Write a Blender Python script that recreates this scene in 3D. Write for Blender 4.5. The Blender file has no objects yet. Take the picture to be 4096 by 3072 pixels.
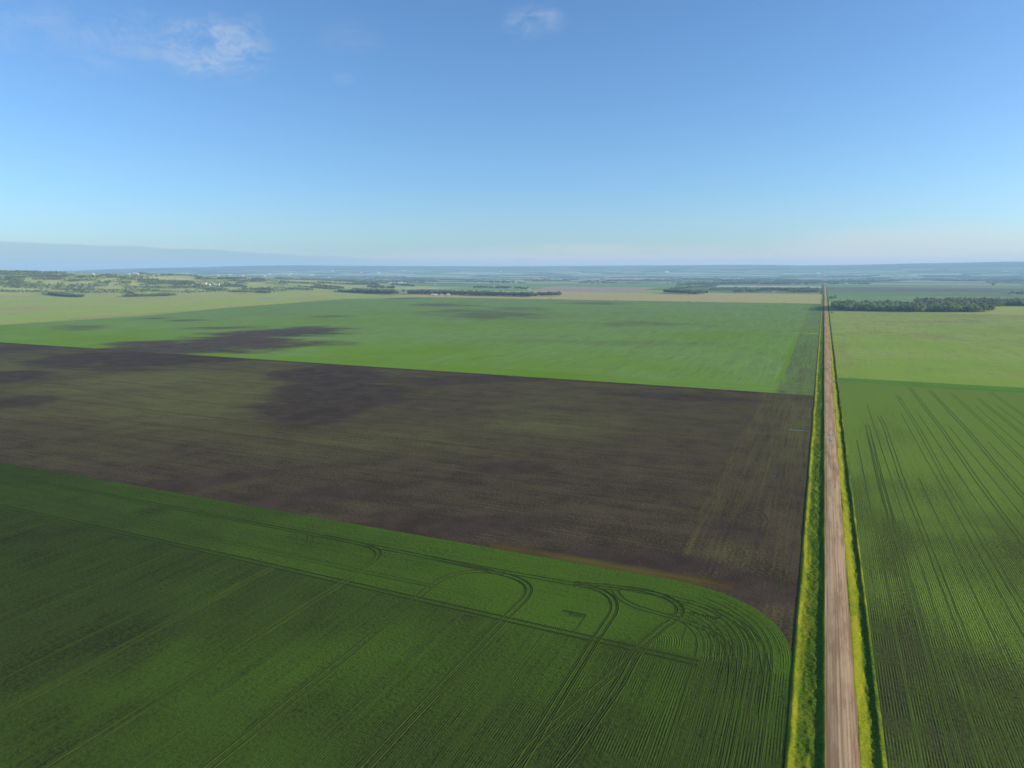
import bpy, math, random
import numpy as np
from mathutils import Vector, noise as mnoise
random.seed(7); RNG = np.random.default_rng(11)
sc = bpy.context.scene
COL = sc.collection
# ------------------------------------------------------------------ camera calibration (metres; x across the road, y along it)
F, HZ, H = 2790., 1085., 118.
P = math.atan((1536 - HZ) / F)
YAW = math.atan((3297 - 2048) * math.cos(P) / F)
FW = np.array((-math.sin(YAW) * math.cos(P), math.cos(YAW) * math.cos(P), -math.sin(P)))
RT = np.array((math.cos(YAW), math.sin(YAW), 0.))
UP = np.cross(RT, FW)
SUN_AZ, SUN_EL = math.radians(71), math.radians(14)     # azimuth measured from +y towards +x

def ray(px, py):
    return FW + (px - 2048) / F * RT - (py - 1536) / F * UP

def sstep(a, b, x):
    t = np.clip((x - a) / (b - a), 0, 1)
    return t * t * (3 - 2 * t)

# ------------------------------------------------------------------ vectorised value noise
_T = RNG.random((256, 256))
def vn(x, y):
    xi = np.floor(x).astype(int); yi = np.floor(y).astype(int)
    fx = x - xi; fy = y - yi
    fx = fx * fx * (3 - 2 * fx); fy = fy * fy * (3 - 2 * fy)
    a = _T[xi & 255, yi & 255]; b = _T[(xi + 1) & 255, yi & 255]
    c = _T[xi & 255, (yi + 1) & 255]; d = _T[(xi + 1) & 255, (yi + 1) & 255]
    return (a * (1 - fx) + b * fx) * (1 - fy) + (c * (1 - fx) + d * fx) * fy
def fbm(x, y, o=4):
    s = 0.; a = .5; x = np.asarray(x, float); y = np.asarray(y, float)
    for i in range(o):
        s = s + a * vn(x + 17.3 * i, y + 9.1 * i); x = x * 2.03; y = y * 2.03; a *= .5
    return s / (1 - .5 ** o)

# ------------------------------------------------------------------ terrain
SKY_X = [0, 300, 600, 1000, 1200, 1600, 2000, 2400, 2800, 3000, 3200, 3400, 3600, 4096]
SKY_Y = [1090, 1083, 1073.5, 1064.5, 1062.5, 1064, 1066, 1064, 1061.5, 1061, 1064, 1062.5, 1059.5, 1054]
def az_of(px): return YAW_L - math.atan((px - 2048) * math.cos(P) / F)
YAW_L = YAW                                              # angle to the left of +y
SKY_A = [YAW - math.atan((x - 2048) * math.cos(P) / F) for x in SKY_X]
SKY_H = [H + (HZ - y) * 24000 / F for y in SKY_Y]
HIL_X = [-700, 0, 250, 500, 900, 1150, 1450, 1750]
HIL_A = [YAW - math.atan((x - 2048) * math.cos(P) / F) for x in HIL_X]
HIL_H = [140, 128, 112, 95, 72, 46, 16, 0]
def hgt(x, y):
    x = np.asarray(x, float); y = np.asarray(y, float)
    d = np.hypot(x, y); az = np.arctan2(-x, np.maximum(y, 1e-3))
    A = np.interp(az, HIL_A[::-1], HIL_H[::-1])
    m = sstep(3500, 6300, d) * (1 - sstep(6700, 9300, d))
    h = A * m
    bump = (fbm(x / 520., y / 520.) - .5) * 2
    h = h + bump * 34 * np.clip(A / 80, 0, 1) * sstep(3600, 4500, d) * (1 - sstep(5600, 6600, d))
    h = h + (fbm(x / 900. + 5, y / 900.) - .5) * 10 * sstep(3000, 4200, d) * np.clip(A / 40, 0.15, 1)
    R = np.interp(az, SKY_A[::-1], SKY_H[::-1])
    r = sstep(12500, 24500, d)
    h = h + R * r + (fbm(x / 2300., y / 2300.) - .5) * 26 * sstep(12500, 16000, d)
    return np.maximum(h, -3)

_LT = 100. * 1.012 ** np.arange(478)
def hits(px, py, lad=_LT):
    """the ground points that stand at these places of the photograph"""
    px = np.atleast_1d(np.asarray(px, float)); py = np.atleast_1d(np.asarray(py, float))
    d = FW[None] + ((px - 2048) / F)[:, None] * RT[None] - ((py - 1536) / F)[:, None] * UP[None]
    gap = H + d[:, 2:3] * lad[None] - hgt(d[:, 0:1] * lad[None], d[:, 1:2] * lad[None])
    below = gap <= 0; below[:, -1] = True
    i = np.maximum(below.argmax(1), 1); k = np.arange(len(px))
    lo = lad[i - 1].copy(); hi = lad[i].copy()
    for _ in range(9):
        m = .5 * (lo + hi); g_ = H + d[:, 2] * m - hgt(d[:, 0] * m, d[:, 1] * m)
        hi = np.where(g_ <= 0, m, hi); lo = np.where(g_ <= 0, lo, m)
    x = d[:, 0] * hi; y = d[:, 1] * hi
    return np.stack([x, y, hgt(x, y)], 1)
def hit(px, py): return tuple(float(q) for q in hits(px, py)[0])
def flat(px, py):
    d = ray(px, py); t = -H / d[2]
    return d[0] * t, d[1] * t

# ------------------------------------------------------------------ object helpers
def tag(o, label, cat=None, group=None, kind=None):
    o['label'] = label
    if cat: o['category'] = cat
    if group: o['group'] = group
    if kind: o['kind'] = kind
    return o
def mesh_np(name, v, f, mats, mi=None, smooth=False, attrs=None, uv=None):
    v = np.asarray(v, np.float32); f = np.asarray(f, np.int32); n = f.shape[1]
    me = bpy.data.meshes.new(name)
    me.vertices.add(len(v)); me.vertices.foreach_set('co', v.ravel())
    me.loops.add(f.size); me.loops.foreach_set('vertex_index', f.ravel())
    me.polygons.add(len(f)); me.polygons.foreach_set('loop_start', np.arange(0, f.size, n, dtype=np.int32))
    for m in mats: me.materials.append(m)
    if mi is not None: me.polygons.foreach_set('material_index', np.asarray(mi, np.int32))
    me.update(calc_edges=True)
    if smooth: me.polygons.foreach_set('use_smooth', np.ones(len(f), bool))
    for k, a in (attrs or {}).items():
        at = me.attributes.new(k, 'FLOAT', 'POINT'); at.data.foreach_set('value', np.asarray(a, np.float32).ravel())
    if uv is not None:
        at = me.attributes.new('rows', 'FLOAT_VECTOR', 'POINT')
        w = np.zeros((len(v), 3), np.float32); w[:, :2] = uv
        at.data.foreach_set('vector', w.ravel())
    me.validate()
    return me
def link(name, me, parent=None):
    o = bpy.data.objects.new(name, me); COL.objects.link(o)
    if parent: o.parent = parent
    return o
def gfaces(nx, ny, off=0):
    i = np.arange(nx - 1)[None, :] + np.arange(ny - 1)[:, None] * nx
    i = i.ravel() + off
    return np.stack([i, i + 1, i + 1 + nx, i + nx], 1)
class Sheet:
    """collects grids into one ground sheet; keeps the row direction as an attribute"""
    def __init__(s): s.v = []; s.f = []; s.u = []; s.n = 0
    def grid(s, X, Y, Z, U, V):
        ny, nx = X.shape
        s.f.append(gfaces(nx, ny, s.n)); s.n += nx * ny
        s.v.append(np.stack([X.ravel(), Y.ravel(), Z.ravel()], 1)); s.u.append(np.stack([U.ravel(), V.ravel()], 1))
    def rect(s, x0, x1, y0, y1, st, z=0., rows='y', sty=None):
        xs = np.linspace(x0, x1, max(2, int((x1 - x0) / st) + 1)); ys = np.linspace(y0, y1, max(2, int((y1 - y0) / (sty or st)) + 1))
        X, Y = np.meshgrid(xs, ys)
        s.grid(X, Y, np.full_like(X, z), *((X, Y) if rows == 'y' else (Y, X)))
    def build(s, name, mat, attrs=None):
        v = np.concatenate(s.v); f = np.concatenate(s.f); u = np.concatenate(s.u)
        a = {k: fn(v[:, 0], v[:, 1]) for k, fn in (attrs or {}).items()}
        return link(name, mesh_np(name, v, f, [mat], smooth=True, attrs=a, uv=u))

# ------------------------------------------------------------------ material helpers
class NT:
    def __init__(s, name):
        s.m = bpy.data.materials.new(name); s.m.use_nodes = True
        s.t = s.m.node_tree; s.n = s.t.nodes; s.b = s.n['Principled BSDF']
        s.b.inputs['Roughness'].default_value = .9
        if 'Specular IOR Level' in s.b.inputs: s.b.inputs['Specular IOR Level'].default_value = 0.
    def _in(s, sock, v):
        if isinstance(v, bpy.types.NodeSocket): s.t.links.new(v, sock)
        elif v is not None:
            try: sock.default_value = v
            except Exception: sock.default_value = (*v, 1.) if len(v) == 3 else v
    def math(s, op, a, b=0., c=None, clamp=False):
        n = s.n.new('ShaderNodeMath'); n.operation = op; n.use_clamp = clamp
        s._in(n.inputs[0], a); s._in(n.inputs[1], b)
        if c is not None: s._in(n.inputs[2], c)
        return n.outputs[0]
    def attr(s, name, out='Fac'):
        n = s.n.new('ShaderNodeAttribute'); n.attribute_name = name; return n.outputs[out]
    def pos(s):
        return s.n.new('ShaderNodeNewGeometry').outputs['Position']
    def noise(s, vec, scale=(1, 1, 1), detail=3., rough=.55, off=(0, 0, 0)):
        mp = s.n.new('ShaderNodeMapping'); s.t.links.new(vec, mp.inputs['Vector'])
        mp.inputs['Scale'].default_value = scale; mp.inputs['Location'].default_value = off
        n = s.n.new('ShaderNodeTexNoise'); s.t.links.new(mp.outputs[0], n.inputs['Vector'])
        n.inputs['Scale'].default_value = 1; n.inputs['Detail'].default_value = detail; n.inputs['Roughness'].default_value = rough
        return n.outputs['Fac']
    def rng(s, v, a, b, c=0., d=1.):
        n = s.n.new('ShaderNodeMapRange'); n.interpolation_type = 'SMOOTHSTEP'
        s._in(n.inputs[0], v)
        for i, k in enumerate((a, b, c, d)): s._in(n.inputs[i + 1], k)
        return n.outputs[0]
    def mix(s, fac, a, b):
        n = s.n.new('ShaderNodeMix'); n.data_type = 'RGBA'
        s._in(n.inputs[0], fac); s._in(n.inputs[6], a); s._in(n.inputs[7], b)
        return n.outputs[2]
    def bump(s, h, strength, dist):
        n = s.n.new('ShaderNodeBump'); n.inputs['Strength'].default_value = strength; n.inputs['Distance'].default_value = dist
        s.t.links.new(h, n.inputs['Height']); s.t.links.new(n.outputs[0], s.b.inputs['Normal'])
    def color(s, c): s._in(s.b.inputs['Base Color'], c)

def plain(name, c, rough=.8, var=.25, sc_=.7):
    m = NT(name)
    f = m.noise(m.pos(), (sc_,) * 3, 3)
    m.color(m.mix(f, tuple(k * (1 - var) for k in c), tuple(k * (1 + var) for k in c)))
    m.b.inputs['Roughness'].default_value = rough
    return m.m

def crop_mat(name, leaf_a, leaf_b, soil, cover=.75, k_streak=.8, k_fine=.5, bumpd=.12, macro=110., soil_k=.6, fine_row=.45, row_p=0., k_row=.5, s2w=2.2, grain=1.):
    """drilled crop: leaves over soil, drawn out along the drill rows; 'bare' is where the crop failed, 'lush' where it stands thick"""
    m = NT(name)
    uv = m.attr('rows', 'Vector'); p = m.pos()
    s1 = m.noise(uv, (1 / fine_row / 1.5, 1 / 55., 1), 3, .65)
    s2 = m.noise(uv, (1 / s2w, 1 / 130., 1), 4, .62, (31, 7, 0))
    s3 = m.noise(uv, (1 / 14., 1 / 160., 1), 2, .5, (3, 77, 0))
    g = m.noise(p, (1 / 1.3,) * 3, 3, .75)
    g = m.math('ADD', m.math('MULTIPLY', m.math('SUBTRACT', g, .5), grain), .5)
    pa = m.noise(p, (1 / 22.,) * 3, 4, .6, (5, 5, 5))
    ma = m.noise(p, (1 / macro,) * 3, 4, .55, (9, 2, 1))
    bare = m.attr('bare'); lush = m.attr('lush')
    t = m.math('ADD', m.math('MULTIPLY', m.math('SUBTRACT', s1, .5), k_fine), m.math('MULTIPLY', m.math('SUBTRACT', s2, .5), k_streak))
    t = m.math('ADD', t, m.math('MULTIPLY', m.math('SUBTRACT', g, .5), k_fine * .6))
    t = m.math('ADD', t, m.math('MULTIPLY', m.math('SUBTRACT', pa, .5), soil_k * .8))
    t = m.math('ADD', t, m.math('MULTIPLY', m.math('SUBTRACT', s3, .5), k_streak * .6))
    t = m.math('ADD', t, m.math('MULTIPLY', m.math('SUBTRACT', ma, .5), soil_k))
    t = m.math('ADD', t, cover)
    if row_p:
        sx = m.n.new('ShaderNodeSeparateXYZ'); m.t.links.new(uv, sx.inputs[0])
        wob = m.noise(uv, (1 / 6., 1 / 40., 1), 2, .5, (9, 9, 0))
        ph = m.math('ADD', m.math('MULTIPLY', sx.outputs[0], 2 * math.pi / row_p), m.math('MULTIPLY', wob, 5.))
        wave = m.math('SINE', ph)
        amp = m.rng(m.noise(p, (1 / 9.,) * 3, 3, .6, (4, 4, 4)), .36, .66, .0, 1.25)
        rw = m.math('MULTIPLY', wave, amp)
        t = m.math('ADD', t, m.math('MULTIPLY', rw, k_row))
    t = m.math('ADD', t, m.math('MULTIPLY', lush, .3))
    bn = m.math('MULTIPLY', bare, m.math('ADD', 1., m.math('MULTIPLY', m.math('SUBTRACT', m.math('ADD', s2, pa), 1.), 3.)))
    t = m.math('SUBTRACT', t, m.math('MULTIPLY', bn, 1.25), clamp=True)
    leaf = m.mix(m.rng(m.math('ADD', ma, m.math('MULTIPLY', lush, .25)), .35, .75), leaf_a, leaf_b)
    so = m.mix(m.rng(pa, .3, .7), tuple(k * .75 for k in soil), tuple(k * 1.25 for k in soil))
    m.color(m.mix(t, so, leaf))
    hgt_ = m.math('ADD', m.math('ADD', m.math('MULTIPLY', s1, .55), m.math('MULTIPLY', g, .6)), m.math('MULTIPLY', s2, .5))
    if row_p: hgt_ = m.math('ADD', hgt_, m.math('MULTIPLY', rw, .3))
    m.bump(hgt_, 1., bumpd)
    return m.m

# ------------------------------------------------------------------ soil patches (centre and radii in metres from the place in the photo)
def patch(px, py, rx, ry):
    x, y = flat(px, py); d = math.hypot(x, y)
    x2, y2 = flat(px, py - ry); x3, y3 = flat(px, py + ry)
    ux, uy = x / d, y / d
    return x, y, ux, uy, max(rx * math.hypot(d, H) / F, 1.), .5 * math.hypot(x2 - x3, y2 - y3)
def patch_field(L, soft=.5, warp=.8):
    L = [(patch(*q[:4]), q[4] if len(q) > 4 else 1.) for q in L]
    def fn(x, y):
        out = np.zeros_like(x)
        w = fbm(x / 95., y / 80., 5) - .5; w2 = fbm((x * .91 + y * .4) / 55. + 40, (y * .91 - x * .4) / 26., 4) - .5
        for (cx, cy, ux, uy, rl, rd), k in L:
            a = ((x - cx) * ux + (y - cy) * uy) / rd; b = ((x - cx) * -uy + (y - cy) * ux) / rl
            r = np.sqrt(a * a + b * b) + w * 2 * warp + w2 * 1.8 * warp
            out = np.maximum(out, k * (1 - sstep(1 - soft, 1 + soft, r)))
        return out
    return fn
D = 1.8517
def dl(L): return [tuple(a * D for a in q[:4]) + tuple(q[4:]) for q in L]

# ================================================================== materials
M_near = crop_mat('young_crop', (.050, .082, .012), (.074, .136, .012), (.030, .034, .012), cover=.80, k_streak=.9, k_fine=1.4, bumpd=.13, fine_row=.30, row_p=.74, k_row=.13, grain=3.0)
M_right = crop_mat('drilled_crop', (.072, .106, .017), (.150, .228, .030), (.052, .050, .020), cover=.84, k_streak=1.0, k_fine=1.4, bumpd=.12, macro=150., fine_row=.30, row_p=.74, k_row=.11, grain=3.0)
M_mid = crop_mat('green_crop', (.195, .330, .072), (.146, .268, .012), (.085, .062, .046), cover=.88, k_streak=.8, k_fine=.9, bumpd=.05, macro=320., soil_k=.5, fine_row=1.2, grain=2.)  # first, paler leaf tone has distance haze mixed in
M_brown = crop_mat('thin_crop_on_soil', (.120, .101, .034), (.150, .150, .043), (.064, .045, .030), cover=.42, k_streak=.95, k_fine=1.5, bumpd=.12, macro=260., soil_k=.4, fine_row=.9, s2w=3.2, grain=3.6)
M_pale = crop_mat('pale_crop', (.325, .405, .092), (.240, .352, .048), (.22, .19, .08), cover=.8, k_streak=.8, k_fine=1.3, bumpd=.06, macro=200., soil_k=.8, fine_row=1.2, grain=2.)
M_band = crop_mat('lush_crop', (.105, .235, .022), (.125, .250, .030), (.08, .09, .02), cover=.9, k_streak=.8, k_fine=.6, bumpd=.05, fine_row=1.)
M_past = crop_mat('pasture_grass', (.400, .440, .100), (.310, .430, .080), (.36, .32, .12), cover=.7, k_streak=.8, k_fine=.5, bumpd=.05, macro=420., soil_k=1.4, fine_row=3.)
M_hay = crop_mat('hay_stubble', (.450, .400, .140), (.400, .430, .110), (.46, .35, .18), cover=.55, k_streak=1.5, k_fine=.5, bumpd=.05, macro=380., soil_k=1.2, fine_row=3.)
M_pink = crop_mat('ploughed_soil', (.50, .39, .28), (.43, .34, .25), (.25, .19, .16), cover=.6, k_streak=2.2, k_fine=.5, bumpd=.05, macro=420., soil_k=1.2, fine_row=5.)
M_blue = crop_mat('emerging_crop', (.150, .260, .085), (.155, .280, .09), (.15, .135, .12), cover=.75, k_streak=1.6, k_fine=.4, bumpd=.05, macro=520., soil_k=1.3, fine_row=5.)
M_far = crop_mat('far_green_crop', (.190, .320, .110), (.180, .330, .100), (.16, .15, .08), cover=.85, k_streak=.8, k_fine=.4, bumpd=.05, macro=420., soil_k=.8, fine_row=5.)
M_rust = crop_mat('weedy_edge', (.110, .085, .020), (.120, .115, .022), (.075, .048, .022), cover=.6, k_streak=1.6, k_fine=1.6, bumpd=.1, fine_row=.6)

def ground_mat():
    m = NT('prairie_ground'); p = m.pos()
    sx = m.n.new('ShaderNodeSeparateXYZ'); m.t.links.new(p, sx.inputs[0])
    wob = m.noise(p, (1 / 900.,) * 3, 2, .5)
    # survey grid of fields
    cx = m.math('FLOOR', m.math('DIVIDE', m.math('ADD', sx.outputs[0], 11.), 805.))
    cy = m.math('FLOOR', m.math('DIVIDE', sx.outputs[1], 402.))
    cb = m.n.new('ShaderNodeCombineXYZ'); m.t.links.new(cx, cb.inputs[0]); m.t.links.new(cy, cb.inputs[1])
    wn = m.n.new('ShaderNodeTexWhiteNoise'); wn.noise_dimensions = '3D'; m.t.links.new(cb.outputs[0], wn.inputs['Vector'])
    rp = m.n.new('ShaderNodeValToRGB'); rp.color_ramp.interpolation = 'CONSTANT'
    m.t.links.new(wn.outputs['Value'], rp.inputs[0])
    cols = [(0, (.19, .32, .10)), (.16, (.36, .42, .16)), (.3, (.11, .18, .07)), (.44, (.24, .37, .12)), (.58, (.55, .48, .34)), (.66, (.14, .23, .08)), (.8, (.46, .46, .26)), (.92, (.06, .10, .04))]
    e = rp.color_ramp.elements
    e[0].position = 0; e[0].color = (*cols[0][1], 1); e[1].position = cols[1][0]; e[1].color = (*cols[1][1], 1)
    for q, c in cols[2:]:
        k = e.new(q); k.color = (*c, 1)
    st = m.noise(p, (1 / 700., 1 / 90., 1), 3, .6)
    cell = m.mix(m.rng(st, .35, .75, 0, .3), rp.outputs[0], (.08, .11, .05))
    # rough pasture on the coulee hills
    n1 = m.noise(p, (1 / 240.,) * 3, 5, .6); n2 = m.noise(p, (1 / 60.,) * 3, 4, .65, (3, 1, 4))
    past = m.mix(m.rng(n1, .35, .7), (.300, .345, .095), (.400, .410, .130))
    past = m.mix(m.rng(n2, .52, .75, 0, .7), past, (.190, .230, .085))
    d = m.n.new('ShaderNodeVectorMath'); d.operation = 'LENGTH'; m.t.links.new(p, d.inputs[0])
    hill = m.attr('hill')
    c = m.mix(hill, cell, past)
    # forested ridge
    rid = m.attr('ridge'); fn = m.noise(p, (1 / 1500., 1 / 1500., 1), 4, .6)
    c = m.mix(m.math('MULTIPLY', rid, m.rng(fn, .36, .52)), c, (.055, .080, .042))
    m.color(c)
    m.bump(n2, .6, 2.)
    return m.m
M_ground = ground_mat()

def road_mat():
    m = NT('gravel'); p = m.pos()
    a = m.noise(p, (1 / .32, 1 / 60., 1), 3, .6); b = m.noise(p, (1 / 1.3, 1 / 150., 1), 2, .5, (2, 8, 0))
    g = m.noise(p, (2.2, 2.2, 2.2), 3, .7); l = m.noise(p, (1 / 4., 1 / 34., 1), 4, .65)
    rut = m.attr('rut')
    t = m.math('ADD', m.math('MULTIPLY', a, .55), m.math('MULTIPLY', b, .45))
    c = m.mix(m.rng(t, .42, .58), (.275, .165, .085), (.570, .385, .205))
    c = m.mix(m.math('MULTIPLY', rut, .75), c, (.66, .46, .26))
    c = m.mix(m.rng(l, .42, .66, 0, .75), c, (.29, .165, .095))
    c = m.mix(m.rng(g, .45, .75, 0, .4), c, (.22, .14, .09))
    m.color(c); m.bump(m.math('ADD', m.math('MULTIPLY', a, .6), m.math('MULTIPLY', g, .3)), .7, .05)
    return m.m
M_road = road_mat()

def verge_mat():
    m = NT('verge_grass'); p = m.pos(); dry = m.attr('dry'); dirt = m.attr('dirt')
    g = m.noise(p, (1.3, 1.3, 1.3), 4, .7); l = m.noise(p, (1 / 5., 1 / 12., 1), 4, .6)
    lush = m.mix(m.rng(g, .3, .72), (.028, .060, .006), (.098, .165, .011))
    dr = m.mix(m.rng(g, .3, .7), (.190, .215, .010), (.310, .315, .016))
    dr = m.mix(m.rng(l, .48, .78, 0, .6), dr, (.40, .30, .03))
    t = m.math('ADD', dry, m.math('MULTIPLY', m.math('SUBTRACT', l, .5), 1.7), clamp=True)
    c = m.mix(t, lush, dr)
    m.color(m.mix(dirt, c, (.21, .165, .10)))
    m.bump(g, 1., .18)
    return m.m
M_verge = verge_mat()

M_track = plain('bare_track_soil', (.026, .030, .012), .9, .4, .8)
M_ridge = plain('track_side_crop', (.070, .112, .014), .9, .45, .9)
M_soil = plain('bare_soil', (.060, .042, .034), .95, .3, .6)
M_dirt = plain('dry_dirt', (.23, .19, .11), .95, .25, .5)
mw = NT('puddle_water'); mw.color((.10, .10, .11)); mw.b.inputs['Roughness'].default_value = .22; mw.b.inputs['Specular IOR Level'].default_value = .6; M_water = mw.m

# ================================================================== the ground sheet, to the far ridge
def ladder(parts):
    out = []
    for a, b, s in parts: out += list(np.arange(a, b, s))
    return np.array(out + [parts[-1][1]], float)
gx = ladder([(-27000, -9000, 300), (-9000, -1680, 55), (-1680, -3, 120), (-3, 23, 26), (23, 2000, 100), (2000, 12000, 300)])
gy = ladder([(-600, 800, 200), (800, 2760, 120), (2760, 8000, 55), (8000, 14000, 150), (14000, 27000, 250)])
GX, GY = np.meshgrid(gx, gy)
GZ = hgt(GX, GY)
GD = np.hypot(GX, GY)
under = (GX > -1600) & (GX < 1500) & (GY < 2760)
GZ = np.where(under, -1.2, GZ - .0)
corr = (GX >= -3.5) & (GX <= 23.5) & (GY < 14500)
GZ = np.where(corr, np.minimum(GZ, 0) - 2.5, GZ)
GZ = np.minimum(GZ, 385)
az = np.arctan2(-GX, np.maximum(GY, 1))
hillm = np.clip(np.interp(az, HIL_A[::-1], HIL_H[::-1]) / 30, 0, 1) * (1 - sstep(6800, 7600, GD))
hillm = np.maximum(hillm, 1 - sstep(3500, 4600, GD))
ridm = sstep(15500, 20500, GD)
go = link('ground', mesh_np('ground', np.stack([GX.ravel(), GY.ravel(), GZ.ravel()], 1), gfaces(len(gx), len(gy)), [M_ground], smooth=True, attrs={'hill': hillm, 'ridge': ridm}))
tag(go, 'open prairie ground with pasture hills and a far blue ridge', 'ground', kind='structure')

# ================================================================== the fields beside the road
def zero(x, y): return np.zeros_like(x)
def const(k): return lambda x, y: np.full_like(x, k)
EX = -.9                                              # field edge left of the road
# near field with its rounded corner
R = 50.
s = Sheet()
s.rect(-900, EX - R, -120, 208, 6, .03, 'y')
s.rect(-900, EX - R, 208, 258, 6, .03, 'x', 2)
s.rect(EX - R, EX, -120, 208, 2.5, .03, 'y', 4)
th = np.linspace(0, math.pi / 2, 60); rr = np.linspace(.02, 1, 30)
TH, RR = np.meshgrid(th, rr); n_ = 2.35
cxs = np.cos(TH) ** (2 / n_); sns = np.sin(TH) ** (2 / n_)
s.grid(EX - R + R * RR * cxs, 208 + R * RR * sns, np.full_like(TH, .03), EX - R + R * RR, 208 + TH * 40)
_nb = patch_field([(2950, 2610, 60, 110, .55), (3020, 2720, 45, 70, .6), (2880, 2600, 40, 120, .4), (600, 2045, 50, 16, 1.), (2310, 2780, 70, 30, .5), (500, 2540, 190, 40, .5), (2050, 2840, 120, 50, .3), (200, 2130, 250, 30, .3), (1650, 2900, 300, 80, .25), (850, 2530, 80, 20, .4), (1560, 2900, 90, 50, .4), (2890, 2340, 60, 40, .25)])
def near_bare(x, y): return _nb(x, y) * .45
def near_lush(x, y):
    l = sstep(203, 207, y) * .75
    c = sstep(-48, -40, x) * (y <= 208) * .15
    return np.maximum(l, c) - .9 * sstep(-90, -330, x)
nf = tag(s.build('crop_field', M_near, {'bare': near_bare, 'lush': near_lush}), 'dark green young crop field with wheel tracks and rounded corner', 'field', kind='structure')
# thin brown crop behind it
s = Sheet()
s.rect(-2100, -49, 258, 722, 7, -.02, 'x', 3.5)
s.rect(-49, EX + .3, 258, 800, 2.5, -.02, 'y', 7)
s.rect(-70, EX + .3, -120, 258, 6, -.02, 'y')
bp = patch_field(dl([(715, 815, 90, 26, .9), (750, 858, 150, 26, 1.15), (680, 892, 85, 20, .95), (265, 772, 120, 16, .95), (390, 768, 110, 16, 1.1), (20, 815, 60, 12, .8), (30, 752, 60, 5, .35), (20, 870, 50, 10, .5), (160, 786, 70, 8, .5), (560, 1085, 300, 20, .5), (300, 1060, 300, 14, .45), (900, 1140, 240, 22, .7), (1250, 1205, 250, 18, .7), (1100, 1010, 60, 10, .5), (870, 1115, 60, 12, .5), (1640, 1270, 60, 25, .7), (1600, 1150, 60, 20, .3), (1520, 860, 150, 6, .5), (1000, 820, 200, 8, .4)]), .45, .7)
def brown_lush(x, y):
    g = patch_field(dl([(60, 790, 130, 22, .9), (330, 825, 330, 20, 1.1), (380, 860, 330, 60, 1.), (150, 900, 250, 50, .8), (600, 800, 90, 25, .7), (820, 960, 260, 45, .55), (1150, 920, 230, 30, .45), (1560, 1190, 70, 30, .55), (1000, 1090, 300, 25, .15)]), .9, .4)(x, y)
    strip = sstep(-48.6, -47.4, x) * .5
    return g * 1.15 + strip - .55 * sstep(520, 300, y) - .3
def brown_bare(x, y):
    rim = sstep(712, 717, y) * (x < -49) * .7
    return np.maximum(bp(x, y), rim)
bf = tag(s.build('crop_field', M_brown, {'bare': brown_bare, 'lush': brown_lush}), 'brown field of thin crop on dark soil left of the road', 'field', kind='structure')
s = Sheet(); s.rect(-125, -24, 257.5, 265, 2, -.005, 'x', 1)
tag(s.build('weed_strip', M_rust, {'bare': zero, 'lush': lambda x, y: -1.4 * sstep(262.5, 265, y + 3 * (fbm(x / 9., y / 4.) - .5)) - 1.2 * sstep(-75, -120, x) - 2. * sstep(-38, -26, x)}), 'rusty brown weedy strip along the edge of the near crop', 'field edge', kind='structure')
# mid green field
s = Sheet()
ys = np.concatenate([np.linspace(722, 1000, 60), np.arange(1005, 1500, 5), np.linspace(1505, 2788, 90)]); xs = np.linspace(0, 1, 180)
XL = np.interp(ys, [722, 1300, 2045, 2830], [-1658, -1662, -1863, -1922])
X = np.concatenate([XL[:, None] + (-70 - XL)[:, None] * xs[None, :], np.repeat(np.linspace(-69, EX, 58)[None], len(ys), 0)], 1); Y = np.repeat(ys[:, None], X.shape[1], 1)
ST = Y < 770
s.grid(X, Y, np.full_like(X, .04), np.where(ST, Y, X), np.where(ST, X, Y))
mp_ = patch_field(dl([(250, 762, 130, 14, 1.2), (380, 752, 130, 14, 1.2), (500, 738, 90, 12, 1.2), (560, 725, 110, 8, 1.1), (640, 716, 90, 5, .9), (650, 742, 60, 5, .6), (180, 706, 30, 5, .5), (470, 708, 70, 2.6, .55), (395, 692, 36, 2, .6), (340, 688, 26, 2, .6), (650, 708, 70, 3, .7), (705, 684, 40, 2, .4), (1060, 680, 100, 7, .42), (1010, 672, 70, 3, .4), (1130, 668, 60, 3, .3), (955, 658, 50, 2, .5), (1010, 660, 40, 1.5, .5), (880, 645, 40, 1.2, .5), (740, 742, 30, 3, .4), (1290, 655, 60, 2, .4), (1690, 846, 14, 5, .9), (1400, 700, 120, 4, .3), (1300, 740, 200, 6, .2), (320, 752, 90, 8, 1.), (440, 745, 130, 13, 1.2)]), .75, .9)
_big = patch_field(dl([(300, 756, 120, 11, 1.2), (400, 748, 130, 14, 1.3), (500, 737, 110, 10, 1.2), (590, 722, 120, 7, 1.), (665, 711, 90, 4, .75), (645, 742, 60, 5, .55)]), .55, .5)
_sm = mp_
def mp_(x, y): return np.maximum(np.maximum(_sm(x, y) * .8, _big(x, y)), .42 * sstep(-39, -33, x) * (.6 + .8 * (fbm(x / 5., y / 90.) - .3)) * (1 - .45 * sstep(900, 1700, y)))
def mid_lush_haze(x, y):
    a = sstep(772, 764, y) * .35 * (x < -35)
    t = np.abs(x + 38. + .0006 * (y - 1000)) < 2.3
    b = t * (y > 790) * (y < 1330) * 1.6 + (np.abs(x + 31.) < 2.) * (y > 1600) * (y < 2300) * 1.2
    c = np.exp(-((y - (1370 - (x + 41) * .218)) / 9) ** 2) * (x < -41) * (x > -330) * sstep(-330, -120, x) * 1.3
    e = .25 * sstep(-40, -30, x) * sstep(1000, 1600, y)
    return a + b + c + e - .5 * sstep(900, 1900, y) + .25 * sstep(-60, -700, x) * sstep(1200, 800, y)  # falls with distance: haze painted into the far leaf colour
mf = tag(s.build('crop_field', M_mid, {'bare': mp_, 'lush': mid_lush_haze}), 'bright mid green crop field with a few bare soil streaks', 'field', kind='structure')
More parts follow.
